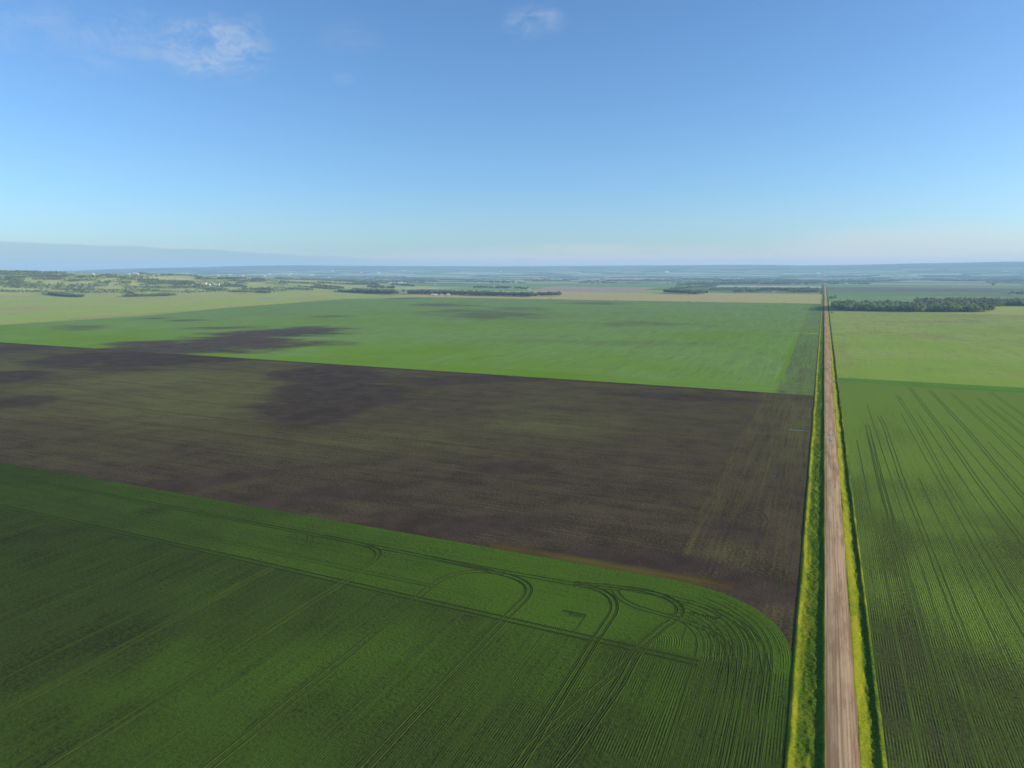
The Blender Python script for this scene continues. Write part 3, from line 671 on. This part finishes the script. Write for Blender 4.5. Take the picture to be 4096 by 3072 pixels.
# all other woods, groves and hedges: one mass of leaf clumps
LOW = [crown_arrays(300 + k, 12, 8.5, 46, 1.5) for k in range(8)]
BIG = [crown_arrays(400 + k, 12, 26, 40, 3.4) for k in range(5)]
WV = []; WF = []; WM = []; wn_ = 0
def add_tree(x, y, s_, big=False): TR.append((x, y, s_, big))
TR = []
for x, y in rest: add_tree(x, y, rnd.uniform(1.0, 1.75))
for x, y in ptsB: add_tree(x, y, rnd.uniform(1., 1.7))
CL = [  # x0, base y0, x1, base y1, depth in metres, spacing factor
 (0,1163,200,1170,25),(195,1181,340,1191,120),(0,1150,110,1156,380),(0,1101,280,1104,300),(110,1104,280,1108,160),(40,1131,60,1132,50),(150,1134,180,1135,60),(200,1145,228,1147,50),(230,1136,276,1137,60),(250,1144,272,1145,30),
 (275,1147,306,1149,50),(300,1151,322,1151,40),(280,1101,470,1104,40),(400,1134,462,1129,70),(390,1147,442,1146,40),(350,1153,390,1154,50),(462,1136,530,1139,120),(300,1166,342,1171,160),(120,1166,200,1168,30),
 (495,1170,540,1178,40),(478,1189,705,1184,110),(565,1164,650,1166,60),(528,1111,572,1112,40),(640,1103,790,1106,80),(780,1116,1062,1122,120),(555,1141,780,1131,220),(610,1152,650,1152,40),(690,1154,905,1159,110),
 (830,1161,925,1166,90),(895,1136,980,1146,40),(930,1169,1085,1175,70),(1030,1157,1088,1161,50),(880,1126,1070,1128,70),(20,1112,110,1115,120),(130,1119,260,1121,120),(300,1112,420,1114,60),(320,1124,420,1127,80),(0,1123,90,1126,120),(250,1126,330,1129,90),(210,1158,300,1163,60),
 (420,1112,520,1114,50),(480,1120,620,1124,120),(700,1140,800,1146,90),(880,1146,1000,1153,60),(960,1157,1080,1160,50),
 (1120,1132,1300,1141,110),(1250,1143,1380,1158,90),(1140,1160,1265,1162,80),(1190,1150,1360,1160,100),(1270,1134,1480,1140,130),(1250,1119,1290,1121,40),(1352,1168,1592,1178,150),(1326,1170,1350,1170,20),(1475,1131,1535,1132,50),(1470,1152,1580,1157,90),(1565,1142,1660,1148,50),(1606,1170,1622,1171,20),(1100,1118,1250,1121,60),(1300,1122,1380,1124,60),(1450,1138,1520,1144,60),
 (1632,1177,1900,1181,120),(1880,1183,2150,1188,110),(2146,1185,2247,1185,60),(1888,1154,2000,1155,25),(1985,1154,2045,1157,40),(1860,1127,2060,1129,60),(2060,1157,2110,1160,12),(2130,1126,2180,1126,40),
 (2656,1173,2790,1178,80),(2745,1178,2830,1177,90),(2680,1162,2740,1158,18),(2740,1156,2865,1148,25),(2830,1165,2990,1160,30),(2932,1171,2975,1171,60),(2985,1170,3055,1169,70),(3040,1162,3165,1166,90),(3055,1169,3100,1169,30),(3150,1173,3285,1172,40),(3150,1163,3285,1163,50),(2700,1146,2760,1145,25),
 (2735,1140,3040,1137,160),(3040,1139,3170,1138,90),(3060,1131,3292,1134,260),(3100,1124,3290,1127,200),(2860,1124,3060,1128,240),(2720,1117,2885,1117,60),(3150,1110,3200,1109,200),(3100,1108,3270,1107,90),
 (3306,1130,3500,1128,200),(3500,1127,3600,1125,140),(3304,1107,3420,1105,200),(3420,1107,3520,1104,240),(3300,1098,3470,1097,60),(3313,1200,3344,1199,30),(3470,1116,3560,1112,120),(3560,1122,3626,1121,120),(3650,1119,3760,1121,160),(3730,1122,3925,1126,180),(3840,1126,3980,1121,200),(3950,1118,4096,1120,240),(3700,1108,3900,1110,240),(3900,1112,4096,1109,300),(4024,1180,4096,1182,15),
 (3970,1141,3976,1141,8),(3945,1125,4000,1126,30),(3300,1128,3318,1131,60),
 (1500,1113,1640,1115,120),(1640,1117,1760,1119,120),(1760,1121,1900,1123,90),(2180,1112,2270,1112,90),(2440,1111,2560,1111,160),(2590,1112,2700,1112,60),(2330,1109,2400,1109,60),(1180,1108,1330,1110,80),(560,1097,680,1099,60),(1340,1109,1480,1110,80),(1880,1106,1990,1106,60)]
CLR = fbm(np.repeat(np.arange(256)[:, None], 256, 1) * .4, np.repeat(np.arange(256)[None], 256, 0) * .4, 2)
for q in CL:
    x0, y0, x1, y1, dep = q
    a = hit(x0, y0); b = hit(x1, y1)
    L = math.hypot(a[0] - b[0], a[1] - b[1]); dist = math.hypot(a[0], a[1])
    # spread along the line of sight's own ground, never by the image: front edge a-b, depth dep behind it
    far_ = dist > 7200
    step = 7.5 if dist < 4200 else (11 if not far_ else 26)
    dx, dy = (b[0] - a[0]) / max(L, 1), (b[1] - a[1]) / max(L, 1)
    ox, oy = a[0] / dist, a[1] / dist
    rows_ = max(1, int(dep / (step * 1.5))); n = max(1, int(L / step))
    for r_ in range(rows_):
        for i in range(n):
            t = (i + rnd.random()) / n
            e = min(t, 1 - t) * L / 40.
            if rnd.random() > .25 + e: continue
            dd = (r_ + rnd.uniform(-.3, .5)) * step * 1.5
            x = a[0] + (b[0] - a[0]) * t + ox * dd; y = a[1] + (b[1] - a[1]) * t + oy * dd
            if r_ > 0 and CLR[int(x / 28.) & 255, int(y / 28.) & 255] < .36: continue
            if dist > 3300 and -30 < x < 50 and y < 13000 and abs(x - 11) < 13: continue
            hill_ = px_h = float(np.interp(math.atan2(-x, y), HIL_A[::-1], HIL_H[::-1])) > 20 and 3300 < dist < 9000
            add_tree(x, y, rnd.uniform(.65, 1.25) if hill_ else (rnd.uniform(1.2, 1.85) if not far_ else rnd.uniform(1.1, 1.7)), far_)
# loose scrub over the coulee slopes
sp_ = hits(RNG.uniform(0, 1150, 9000), RNG.uniform(1093, 1176, 9000), 1500 * 1.012 ** np.arange(260))
sd_ = np.hypot(sp_[:, 0], sp_[:, 1]); ok = (sd_ < 7000) & (sd_ > 3600) & (fbm(sp_[:, 0] / 160. + 3, sp_[:, 1] / 160. + 8, 3) > .575)
for x, y, _ in sp_[ok]: add_tree(x, y, rnd.uniform(.3, .85))
# hedgerows and bluffs of trees along the survey lines of the far plain
for _ in range(150):
    d_ = 6800 + 12500 * rnd.random() ** 1.3; a_ = YAW - rnd.uniform(-.60, .64)
    x, y = -d_ * math.sin(a_), d_ * math.cos(a_)
    if a_ > .72 and d_ < 9000: continue
    y = round(y / 402.) * 402. + rnd.uniform(-12, 12); L = rnd.uniform(150, 1100); dep = rnd.choice((0, 0, 0, 40, 110))
    for i in range(int(L / 24)):
        for r_ in range(1 + dep // 45):
            if rnd.random() < .8 and abs(x + i * 24 - 11) > 30: add_tree(x + i * 24 + rnd.uniform(-8, 8), y + r_ * 45 + rnd.uniform(-14, 14), rnd.uniform(.8, 1.5), True)
TZ = hgt([q[0] for q in TR], [q[1] for q in TR])
for (x, y, s_, big), z in zip(TR, TZ):
    v, f = rnd.choice(BIG if big else LOW)
    a = rnd.uniform(0, 6.28); c_, s2 = math.cos(a), math.sin(a); sz = s_ * rnd.uniform(.8, 1.2)
    WV.append(np.stack([(v[:, 0] * c_ - v[:, 1] * s2) * s_ + x, (v[:, 0] * s2 + v[:, 1] * c_) * s_ + y, v[:, 2] * sz + z - .5], 1))
    WF.append(f + wn_); WM.append(np.full(len(f), 1 if rnd.random() < .3 else 0)); wn_ += len(v)
print('trees', len(TR), 'faces', sum(len(q) for q in WF))
wo = link('woodland', mesh_np('woodland', np.concatenate(WV), np.concatenate(WF), [M_leaf3, M_leaf4], np.concatenate(WM)))
tag(wo, 'far groves, shelter belts and scrub over the prairie and hills', 'woodland', kind='stuff')
# single bushes one can tell apart
BM = [mesh_np('bush', *crown_arrays(500 + k, 3.2, 5.5, 90, .5), [M_leaf]) for k in range(3)]
def bush(px, py, s_, label, group=None):
    x, y, z = hit(px, py)
    o = link('bush', BM[rnd.randrange(3)]); o.location = (x, y, z - .15); o.scale = (s_,) * 3; o.rotation_euler = (0, 0, rnd.uniform(0, 6))
    tag(o, label, 'bush', group)
bush(3327, 1253, 1.6, 'lone dark bush right of the road just before the wood')
bush(3975, 1141, 2.2, 'solitary round tree-like bush in the far right field')
bush(2463, 1203, 1.3, 'dark low bush on the far edge of the mid green field')
bush(2202, 1196, 1.2, 'low shrub at the field edge left of centre belt end')
for q in ((2250, 1198), (2560, 1205), (2755, 1207), (2976, 1210), (3135, 1212)): bush(*q, .8, 'small scrubby bush along the far edge of the mid green field', 'small bushes on the field edge')
for q in ((1734, 1184), (1752, 1184), (1760, 1185), (1778, 1186), (1786, 1186), (1804, 1186), (1809, 1186)): bush(*q, 1.0, 'low bush in front of the white farmyard at the tree belt', 'bushes before the farmyard')
for q in ((1535, 1184.5), (1615, 1179)): bush(*q, 1.5, 'dark bush standing apart before the centre tree belt', 'bushes before the tree belt')

# ================================================================== farm buildings
M_white = plain('white_paint', (.80, .80, .78), .6, .06); M_cream = plain('cream_paint', (.62, .58, .50), .7, .1)
M_red = plain('red_paint', (.42, .09, .06), .7, .2); M_roofred = plain('red_roof', (.50, .14, .10), .6, .2)
M_grey = plain('grey_roof', (.33, .34, .36), .6, .15); M_whiteroof = plain('white_roof', (.78, .79, .80), .45, .06)
M_steel = plain('galvanised_steel', (.66, .68, .70), .35, .08); M_darkroof = plain('dark_roof', (.10, .10, .11), .7, .2)
M_door = plain('door_paint', (.20, .20, .21), .6, .1)
def box(x0, x1, y0, y1, z0, z1):
    v = [(x0, y0, z0), (x1, y0, z0), (x1, y1, z0), (x0, y1, z0), (x0, y0, z1), (x1, y0, z1), (x1, y1, z1), (x0, y1, z1)]
    return v, [(0, 3, 2, 1), (4, 5, 6, 7), (0, 1, 5, 4), (1, 2, 6, 5), (2, 3, 7, 6), (3, 0, 4, 7)]
def building(name, px, py, w, d, h, rh, wall, roof, label, cat, group=None, rot=None, door=True):
    x, y, z = hit(px, py)
    e = bpy.data.objects.new(name, None); COL.objects.link(e); e.location = (x, y, z - .2)
    e.rotation_euler = (0, 0, YAW if rot is None else rot)
    tag(e, label, cat, group)
    a, b = w / 2, d / 2
    v, f = box(-a, a, -b, b, 0, h)
    v += [(-a, 0, h + rh - .1), (a, 0, h + rh - .1)]
    me = bpy.data.meshes.new('wall'); me.from_pydata(v, [], [q for q in f if q != (4, 5, 6, 7)] + [(4, 7, 8), (5, 9, 6)]); me.materials.append(wall); link('wall', me, e)
    o_ = .5
    v = [(-a - o_, -b - o_, h - .15), (a + o_, -b - o_, h - .15), (a + o_, 0, h + rh), (-a - o_, 0, h + rh), (a + o_, b + o_, h - .15), (-a - o_, b + o_, h - .15)]
    v2 = [(p_[0], p_[1], p_[2] + .25) for p_ in v]
    me = bpy.data.meshes.new('roof'); me.from_pydata(v + v2, [], [(3, 2, 1, 0), (5, 4, 2, 3), (6, 7, 8, 9), (9, 8, 10, 11), (0, 1, 7, 6), (4, 5, 11, 10), (1, 2, 8, 7), (2, 4, 10, 8), (3, 0, 6, 9), (5, 3, 9, 11)])
    me.materials.append(roof); link('roof', me, e)
    if door:
        v, f = box(-w * .12, w * .12, -b - .06, -b + .01, .2, min(h * .75, 4.)); me = bpy.data.meshes.new('door'); me.from_pydata(v, [], f); me.materials.append(M_door); link('door', me, e)
    return e
def grain_bin(px, py, r, h, label, group=None):
    x, y, z = hit(px, py)
    e = bpy.data.objects.new('grain_bin', None); COL.objects.link(e); e.location = (x, y, z - .2); tag(e, label, 'grain bin', group)
    n = 20; c = [(math.cos(6.2832 * i / n), math.sin(6.2832 * i / n)) for i in range(n)]
    v = [(r * a, r * b, 0) for a, b in c] + [(r * a, r * b, h) for a, b in c]
    me = bpy.data.meshes.new('wall'); me.from_pydata(v, [], [(i, (i + 1) % n, n + (i + 1) % n, n + i) for i in range(n)]); me.materials.append(M_steel); link('wall', me, e)
    v = [(r * 1.04 * a, r * 1.04 * b, h - .05) for a, b in c] + [(.3 * a, .3 * b, h + r * .55) for a, b in c] + [(.3 * a, .3 * b, h + r * .55 + .4) for a, b in c] + [(0, 0, h + r * .55 + .5)]
    f = [(i, (i + 1) % n, n + (i + 1) % n, n + i) for i in range(2 * n - 1) if i % n != n - 1] + [(n - 1, 0, n, 2 * n - 1), (2 * n - 1, n, 2 * n, 3 * n - 1)] + [(2 * n + i, 2 * n + (i + 1) % n, 3 * n) for i in range(n)]
    me = bpy.data.meshes.new('roof'); me.from_pydata(v, [], f); me.materials.append(M_whiteroof); link('roof', me, e)
B = building
# hillside farm
B('barn', 803, 1139, 20, 13, 5.5, 8.5, M_red, M_roofred, 'tall red-roofed barn on the hillside farm', 'barn')
B('shed', 768, 1141, 12, 8, 3.5, 2.2, M_white, M_roofred, 'small white shed left of the red-roofed barn', 'shed')
B('farmhouse', 780, 1140, 9, 8, 3, 2.6, M_red, M_roofred, 'low red outbuilding between white shed and red barn', 'house')
grain_bin(824, 1138, 5, 9, 'pale grain bin just right of the red-roofed barn')
B('shed', 836, 1140, 15, 10, 4.5, 3, M_white, M_whiteroof, 'white shed right of the pale grain bin on the hillside farm', 'shed')
grain_bin(857, 1140, 3.6, 6, 'small grain bin beside the long white hillside shed')
B('shed', 870, 1141, 21, 10, 4.2, 2.4, M_white, M_whiteroof, 'long white shed at the right end of the hillside farm', 'shed')
B('shed', 883, 1141, 7, 6, 2.6, 1.8, M_red, M_roofred, 'tiny red hut at the right end of the hillside farm', 'shed')
# farm on the ridge top
B('barn', 540, 1098, 26, 16, 7, 5, M_red, M_whiteroof, 'white-roofed barn with red wall on the left hilltop', 'barn')
B('shed', 514, 1098, 16, 10, 4, 2.5, M_white, M_whiteroof, 'white shed left of the hilltop barn', 'shed')
B('shed', 552, 1098, 11, 8, 4, 2, M_white, M_whiteroof, 'white hut just right of the hilltop barn', 'shed')
B('shed', 568, 1099, 15, 9, 3, 2, M_cream, M_grey, 'low cream shed right end of the hilltop farm', 'shed')
B('shed', 372, 1097, 15, 9, 4, 2, M_white, M_whiteroof, 'white building alone on the left hill skyline', 'shed')
B('shed', 171, 1093, 17, 12, 6, 3, M_white, M_whiteroof, 'brighter of two white buildings among hilltop trees at far left', 'shed')
B('shed', 134, 1093, 14, 10, 4, 3, M_white, M_whiteroof, 'dimmer leftmost white building among the hilltop trees', 'shed')
# central farmyard in front of the belt
B('shed', 1733, 1181, 20, 9, 4.5, 2.4, M_cream, M_whiteroof, 'open-fronted cream shed at left of the central farmyard', 'shed')
B('shed', 1745, 1181, 13, 9, 3.8, 2.4, M_white, M_whiteroof, 'white shed between cream shed and grey yard of the belt farm', 'shed')
B('farmhouse', 1766, 1180.5, 12, 9, 4.5, 2.6, M_white, M_grey, 'white farmhouse with grey roof in the central farmyard', 'house')
B('shed', 1777, 1178.5, 18, 10, 5, 3, M_white, M_whiteroof, 'broad white-roofed shed deeper in the central farmyard', 'shed')
B('shed', 1793, 1181, 14, 10, 5, 2.8, M_white, M_whiteroof, 'rightmost white shed of the central farmyard', 'shed')
B('shed', 1715, 1181, 9, 6, 2.6, 1.6, M_cream, M_roofred, 'low tan hut left of the central farmyard', 'shed')
B('shed', 1528, 1166, 11, 9, 5, 2.6, M_white, M_whiteroof, 'white house nearly hidden in the centre-left wood', 'house')
# farm behind the centre-left woods
B('shed', 1531, 1130, 14, 9, 4.5, 2.4, M_white, M_whiteroof, 'leftmost white building of the row behind the centre-left woods', 'shed')
B('shed', 1549, 1132, 14, 9, 3.6, 2, M_white, M_grey, 'grey-roofed shed in the row behind the centre-left woods', 'shed')
B('shed', 1562, 1132, 17, 9, 3.6, 2, M_white, M_whiteroof, 'second long shed in the row behind the centre-left woods', 'shed')
B('barn', 1602, 1133, 40, 15, 6, 3.5, M_white, M_whiteroof, 'longest white barn behind the centre-left woods', 'barn')
grain_bin(1620, 1133, 5, 7, 'grain bin right of the longest white barn')
B('shed', 1740, 1139, 9, 7, 5, 2, M_white, M_whiteroof, 'lone white hut in the open pasture behind the belt', 'shed')
# two house group
B('farmhouse', 1917, 1131, 16, 11, 7, 5, M_white, M_roofred, 'white house with red roof on the far field crest', 'house')
B('farmhouse', 1950, 1131, 24, 12, 7, 4.5, M_white, M_darkroof, 'larger white house right of the red-roofed crest house', 'house')
B('shed', 1961, 1131.5, 6, 5, 4, 2, M_white, M_grey, 'tiny hut beside the larger crest house', 'shed')
B('farmhouse', 1962, 1146, 22, 10, 5, 3, M_white, M_darkroof, 'dark-roofed white house left of the tree-lined farm', 'house')
B('farmhouse', 2004, 1155, 17, 10, 5, 3, M_white, M_whiteroof, 'white house among the trees of the tree-lined farm', 'house')
B('shed', 2038, 1157, 20, 12, 6, 3, M_white, M_whiteroof, 'white shed at the right end of the farm trees', 'shed')
B('shed', 2081, 1158.5, 15, 11, 5.5, 3, M_white, M_whiteroof, 'white shed standing in the open left of the pink field', 'shed')
grain_bin(2109, 1160, 3.4, 6, 'narrow white grain bin at the edge of the pink field')
B('shed', 2116, 1160, 18, 10, 5, 2.6, M_white, M_whiteroof, 'white shed at the left tip of the pink field', 'shed')
B('shed', 2214, 1134, 11, 8, 6, 3, M_cream, M_whiteroof, 'lone pale building on a track behind the pink field', 'shed')
# right of centre
B('farmhouse', 3094, 1168, 13, 10, 5, 3.5, M_white, M_roofred, 'white house with red roof in the grove left of the road', 'house')
B('shed', 3171, 1165, 17, 10, 4.5, 2.6, M_white, M_whiteroof, 'white shed among trees just left of the road', 'shed')
B('shed', 3283, 1125, 16, 12, 7, 4, M_white, M_whiteroof, 'white building close to the left of the road before far woods', 'shed')
B('shed', 3275, 1094, 60, 30, 14, 8, M_white, M_whiteroof, 'distant white building just left of where the road vanishes', 'shed')
B('shed', 3866, 1245, 7, 6, 3.2, 2.6, M_white, M_red, 'small red-roofed cabin in front of the right-hand wood', 'cabin')
B('shed', 3877, 1244, 6, 4, 2.6, 1, M_white, M_grey, 'pale trailer-like hut right of the red-roofed cabin', 'shed')
B('barn', 2667, 1091, 90, 45, 22, 12, M_white, M_whiteroof, 'bright white building alone on the far blue plain', 'barn')
# specks of far farms across the valley
far_specks = [(1040, 1115, 'whitest house among trees right of the hillside farm'), (1060, 1106, 'white house above the whitest treeside house'), (874, 1103, 'left white speck of a building on the blue plain above the hillside farm'), (919, 1100, 'second white speck from the hillside farm on the blue plain'),
  (972, 1105, 'faint white building right of the second speck'), (1078, 1097, 'pale long building high on the left plain'), (1164, 1096, 'bright white building on the left-centre blue plain'), (1156, 1102, 'small white building below the bright one'), (1244, 1100, 'pale building at left of a far pair'), (1254, 1099, 'brighter building at right of a far pair'),
  (1315, 1111, 'faint building at the near edge of the blue plain'), (1445, 1091, 'long pale building far above the centre-left woods'), (1515, 1094, 'faint far building between two pale fields'), (1611, 1083, 'left building of the highest far pair'), (1620, 1083, 'right building of the highest far pair'), (1645, 1090, 'white building under the highest far pair'), (2003, 1088, 'faint farm at the end of the far pale field'), (1330, 1087, 'tiny far building near the ridge foot')]
for px_, py_, lb in far_specks:
    x, y, _ = hit(px_, py_); d_ = math.hypot(x, y); k = d_ / F
    B('farmhouse', px_, py_, 7 * k, 5 * k, 1.6 * k, 1.3 * k, M_white, M_whiteroof, lb, 'house', door=False)

# ================================================================== haze
me = bpy.data.meshes.new('haze')
v, f = box(-27300, 12300, -900, 27300, -5, 400); me.from_pydata(v, [], f)
mh = bpy.data.materials.new('haze_air'); mh.use_nodes = True; t = mh.node_tree; t.nodes.clear()
out = t.nodes.new('ShaderNodeOutputMaterial'); pv = t.nodes.new('ShaderNodeVolumePrincipled')
pv.inputs['Color'].default_value = (.45, .73, 1., 1); pv.inputs['Density'].default_value = 5.2e-5; pv.inputs['Anisotropy'].default_value = .0
t.links.new(pv.outputs[0], out.inputs['Volume']); me.materials.append(mh)
tag(link('haze', me), 'thin blue air fading the far prairie', 'haze', kind='stuff')

# ================================================================== sky, sun, camera
w = bpy.data.worlds.new('World'); sc.world = w; w.use_nodes = True
t = w.node_tree; n = t.nodes; bg = n['Background']
sky = n.new('ShaderNodeTexSky'); sky.sky_type = 'NISHITA'; sky.sun_disc = False
sky.sun_elevation = SUN_EL; sky.sun_rotation = SUN_AZ; sky.altitude = 600; sky.air_density = 1.0; sky.dust_density = 1.0; sky.ozone_density = 5.0
class WN(NT):
    def __init__(s): s.m = None; s.t = t; s.n = n
q = WN()
tc = n.new('ShaderNodeTexCoord').outputs['Generated']
sp = n.new('ShaderNodeSeparateXYZ'); t.links.new(tc, sp.inputs[0])
el = q.math('ARCSINE', sp.outputs[2]); azn = q.math('ARCTAN2', sp.outputs[0], sp.outputs[1])
cmb = n.new('ShaderNodeCombineXYZ'); t.links.new(azn, cmb.inputs[0]); t.links.new(el, cmb.inputs[1])
ae = cmb.outputs[0]
def azel(px, py):
    d = ray(px, py); d = d / np.linalg.norm(d); return math.atan2(d[0], d[1]), math.asin(d[2])
wv = n.new('ShaderNodeVectorMath'); wv.operation = 'MULTIPLY_ADD'; wn_t = n.new('ShaderNodeTexNoise'); t.links.new(ae, wn_t.inputs['Vector']); wn_t.inputs['Scale'].default_value = 9; wn_t.inputs['Detail'].default_value = 4
t.links.new(wn_t.outputs['Color'], wv.inputs[0]); wv.inputs[1].default_value = (.16, .10, 0); t.links.new(ae, wv.inputs[2]); aw = wv.outputs[0]
wisp = q.noise(aw, (13, 30, 1), 8, .68, (2.3, 1.1, 0))
wisp2 = q.noise(aw, (40, 70, 1), 6, .7, (7, 3, 0))
def blob(px, py, rx_, ry_, k, lo=.42, hi=.8):
    a, e = azel(px, py); a2, _ = azel(px + rx_, py); _, e2 = azel(px, py - ry_)
    dx_ = q.math('DIVIDE', q.math('SUBTRACT', azn, a), abs(a2 - a)); dy_ = q.math('DIVIDE', q.math('SUBTRACT', el, e), abs(e2 - e))
    r = q.math('ADD', q.math('MULTIPLY', dx_, dx_), q.math('MULTIPLY', dy_, dy_))
    g_ = q.rng(r, 0., 1., 1., 0.)
    tex = q.math('ADD', q.math('MULTIPLY', wisp, .6), q.math('MULTIPLY', wisp2, .4))
    return q.math('MULTIPLY', q.math('MULTIPLY', g_, k), q.rng(tex, lo, hi))
cl = None
for b_ in ((850, 190, 290, 165, 1.0, .40, .66), (560, 150, 330, 140, .55, .41, .68), (180, 120, 320, 150, .42, .40, .68), (330, 250, 220, 60, .3, .4, .66), (1010, 120, 70, 90, .4, .38, .62), (2130, 85, 160, 85, .6, .42, .68), (1400, 150, 170, 100, .14, .36, .66), (1375, 315, 60, 30, .2, .36, .6)):
    c_ = blob(*b_); cl = c_ if cl is None else q.math('MAXIMUM', cl, c_)
skyc = q.mix(q.math('MULTIPLY', cl, .68), sky.outputs[0], (2.6, 3.0, 3.6, 1))
# low cloud bank at the left horizon: sharp sunlit top edge sinking to the right
aL, eL = azel(0, 966); aM, eM = azel(700, 985); aR, eR = azel(1700, 1030)
edge = q.rng(azn, aL, aR, eL, eR)
edge = q.math('ADD', edge, q.math('MULTIPLY', q.math('SUBTRACT', q.noise(ae, (9, 2, 1), 4, .6), .5), .012))
dlt = q.math('SUBTRACT', edge, el)
bank = q.math('MULTIPLY', q.rng(dlt, -.0008, .0022), q.rng(azn, azel(900, 1000)[0], azel(1750, 1000)[0], 1., 0.))
lit = q.math('MULTIPLY', q.rng(dlt, -.006, -.0005), q.rng(dlt, -.0002, .0018, 1., 0.))
skyc = q.mix(q.math('MULTIPLY', bank, .5), skyc, (1.4, 2.1, 2.55, 1))
skyc = q.mix(q.math('MULTIPLY', lit, .22), skyc, (3.2, 3.5, 3.7, 1))
# thin bright wisps near the horizon
for b_ in ((2340, 987, 260, 22, .35, .3, .6), (2500, 1035, 1500, 70, .75, .1, .6), (3700, 1010, 1000, 140, .75, .05, .55), (3930, 911, 60, 6, .6, .3, .5)):
    skyc = q.mix(q.math('MULTIPLY', blob(*b_), .5), skyc, (3.8, 3.6, 3.5, 1))
t.links.new(skyc, bg.inputs['Color']); bg.inputs['Strength'].default_value = .114

sl = bpy.data.lights.new('sun', 'SUN'); sl.energy = 4.5; sl.angle = math.radians(.53); sl.color = (1., .90, .76)
so = bpy.data.objects.new('sun', sl); COL.objects.link(so)
sv = Vector((math.cos(SUN_EL) * math.sin(SUN_AZ), math.cos(SUN_EL) * math.cos(SUN_AZ), math.sin(SUN_EL)))
so.rotation_euler = sv.to_track_quat('Z', 'Y').to_euler(); so.location = sv * 500

cam = bpy.data.cameras.new('camera'); co = bpy.data.objects.new('camera', cam); COL.objects.link(co); sc.camera = co
cam.sensor_width = 36; cam.lens = F / 4096 * 36; cam.clip_start = 1; cam.clip_end = 80000
co.location = (0, 0, H); co.rotation_euler = (math.pi / 2 - P, 0, YAW)

sc.view_settings.view_transform = 'Standard'; sc.view_settings.look = 'None'; sc.view_settings.gamma = 1; sc.view_settings.exposure = .9
sc.cycles.max_bounces = 4; sc.cycles.diffuse_bounces = 2; sc.cycles.volume_bounces = 0; sc.cycles.transparent_max_bounces = 4
sc.cycles.use_denoising = True
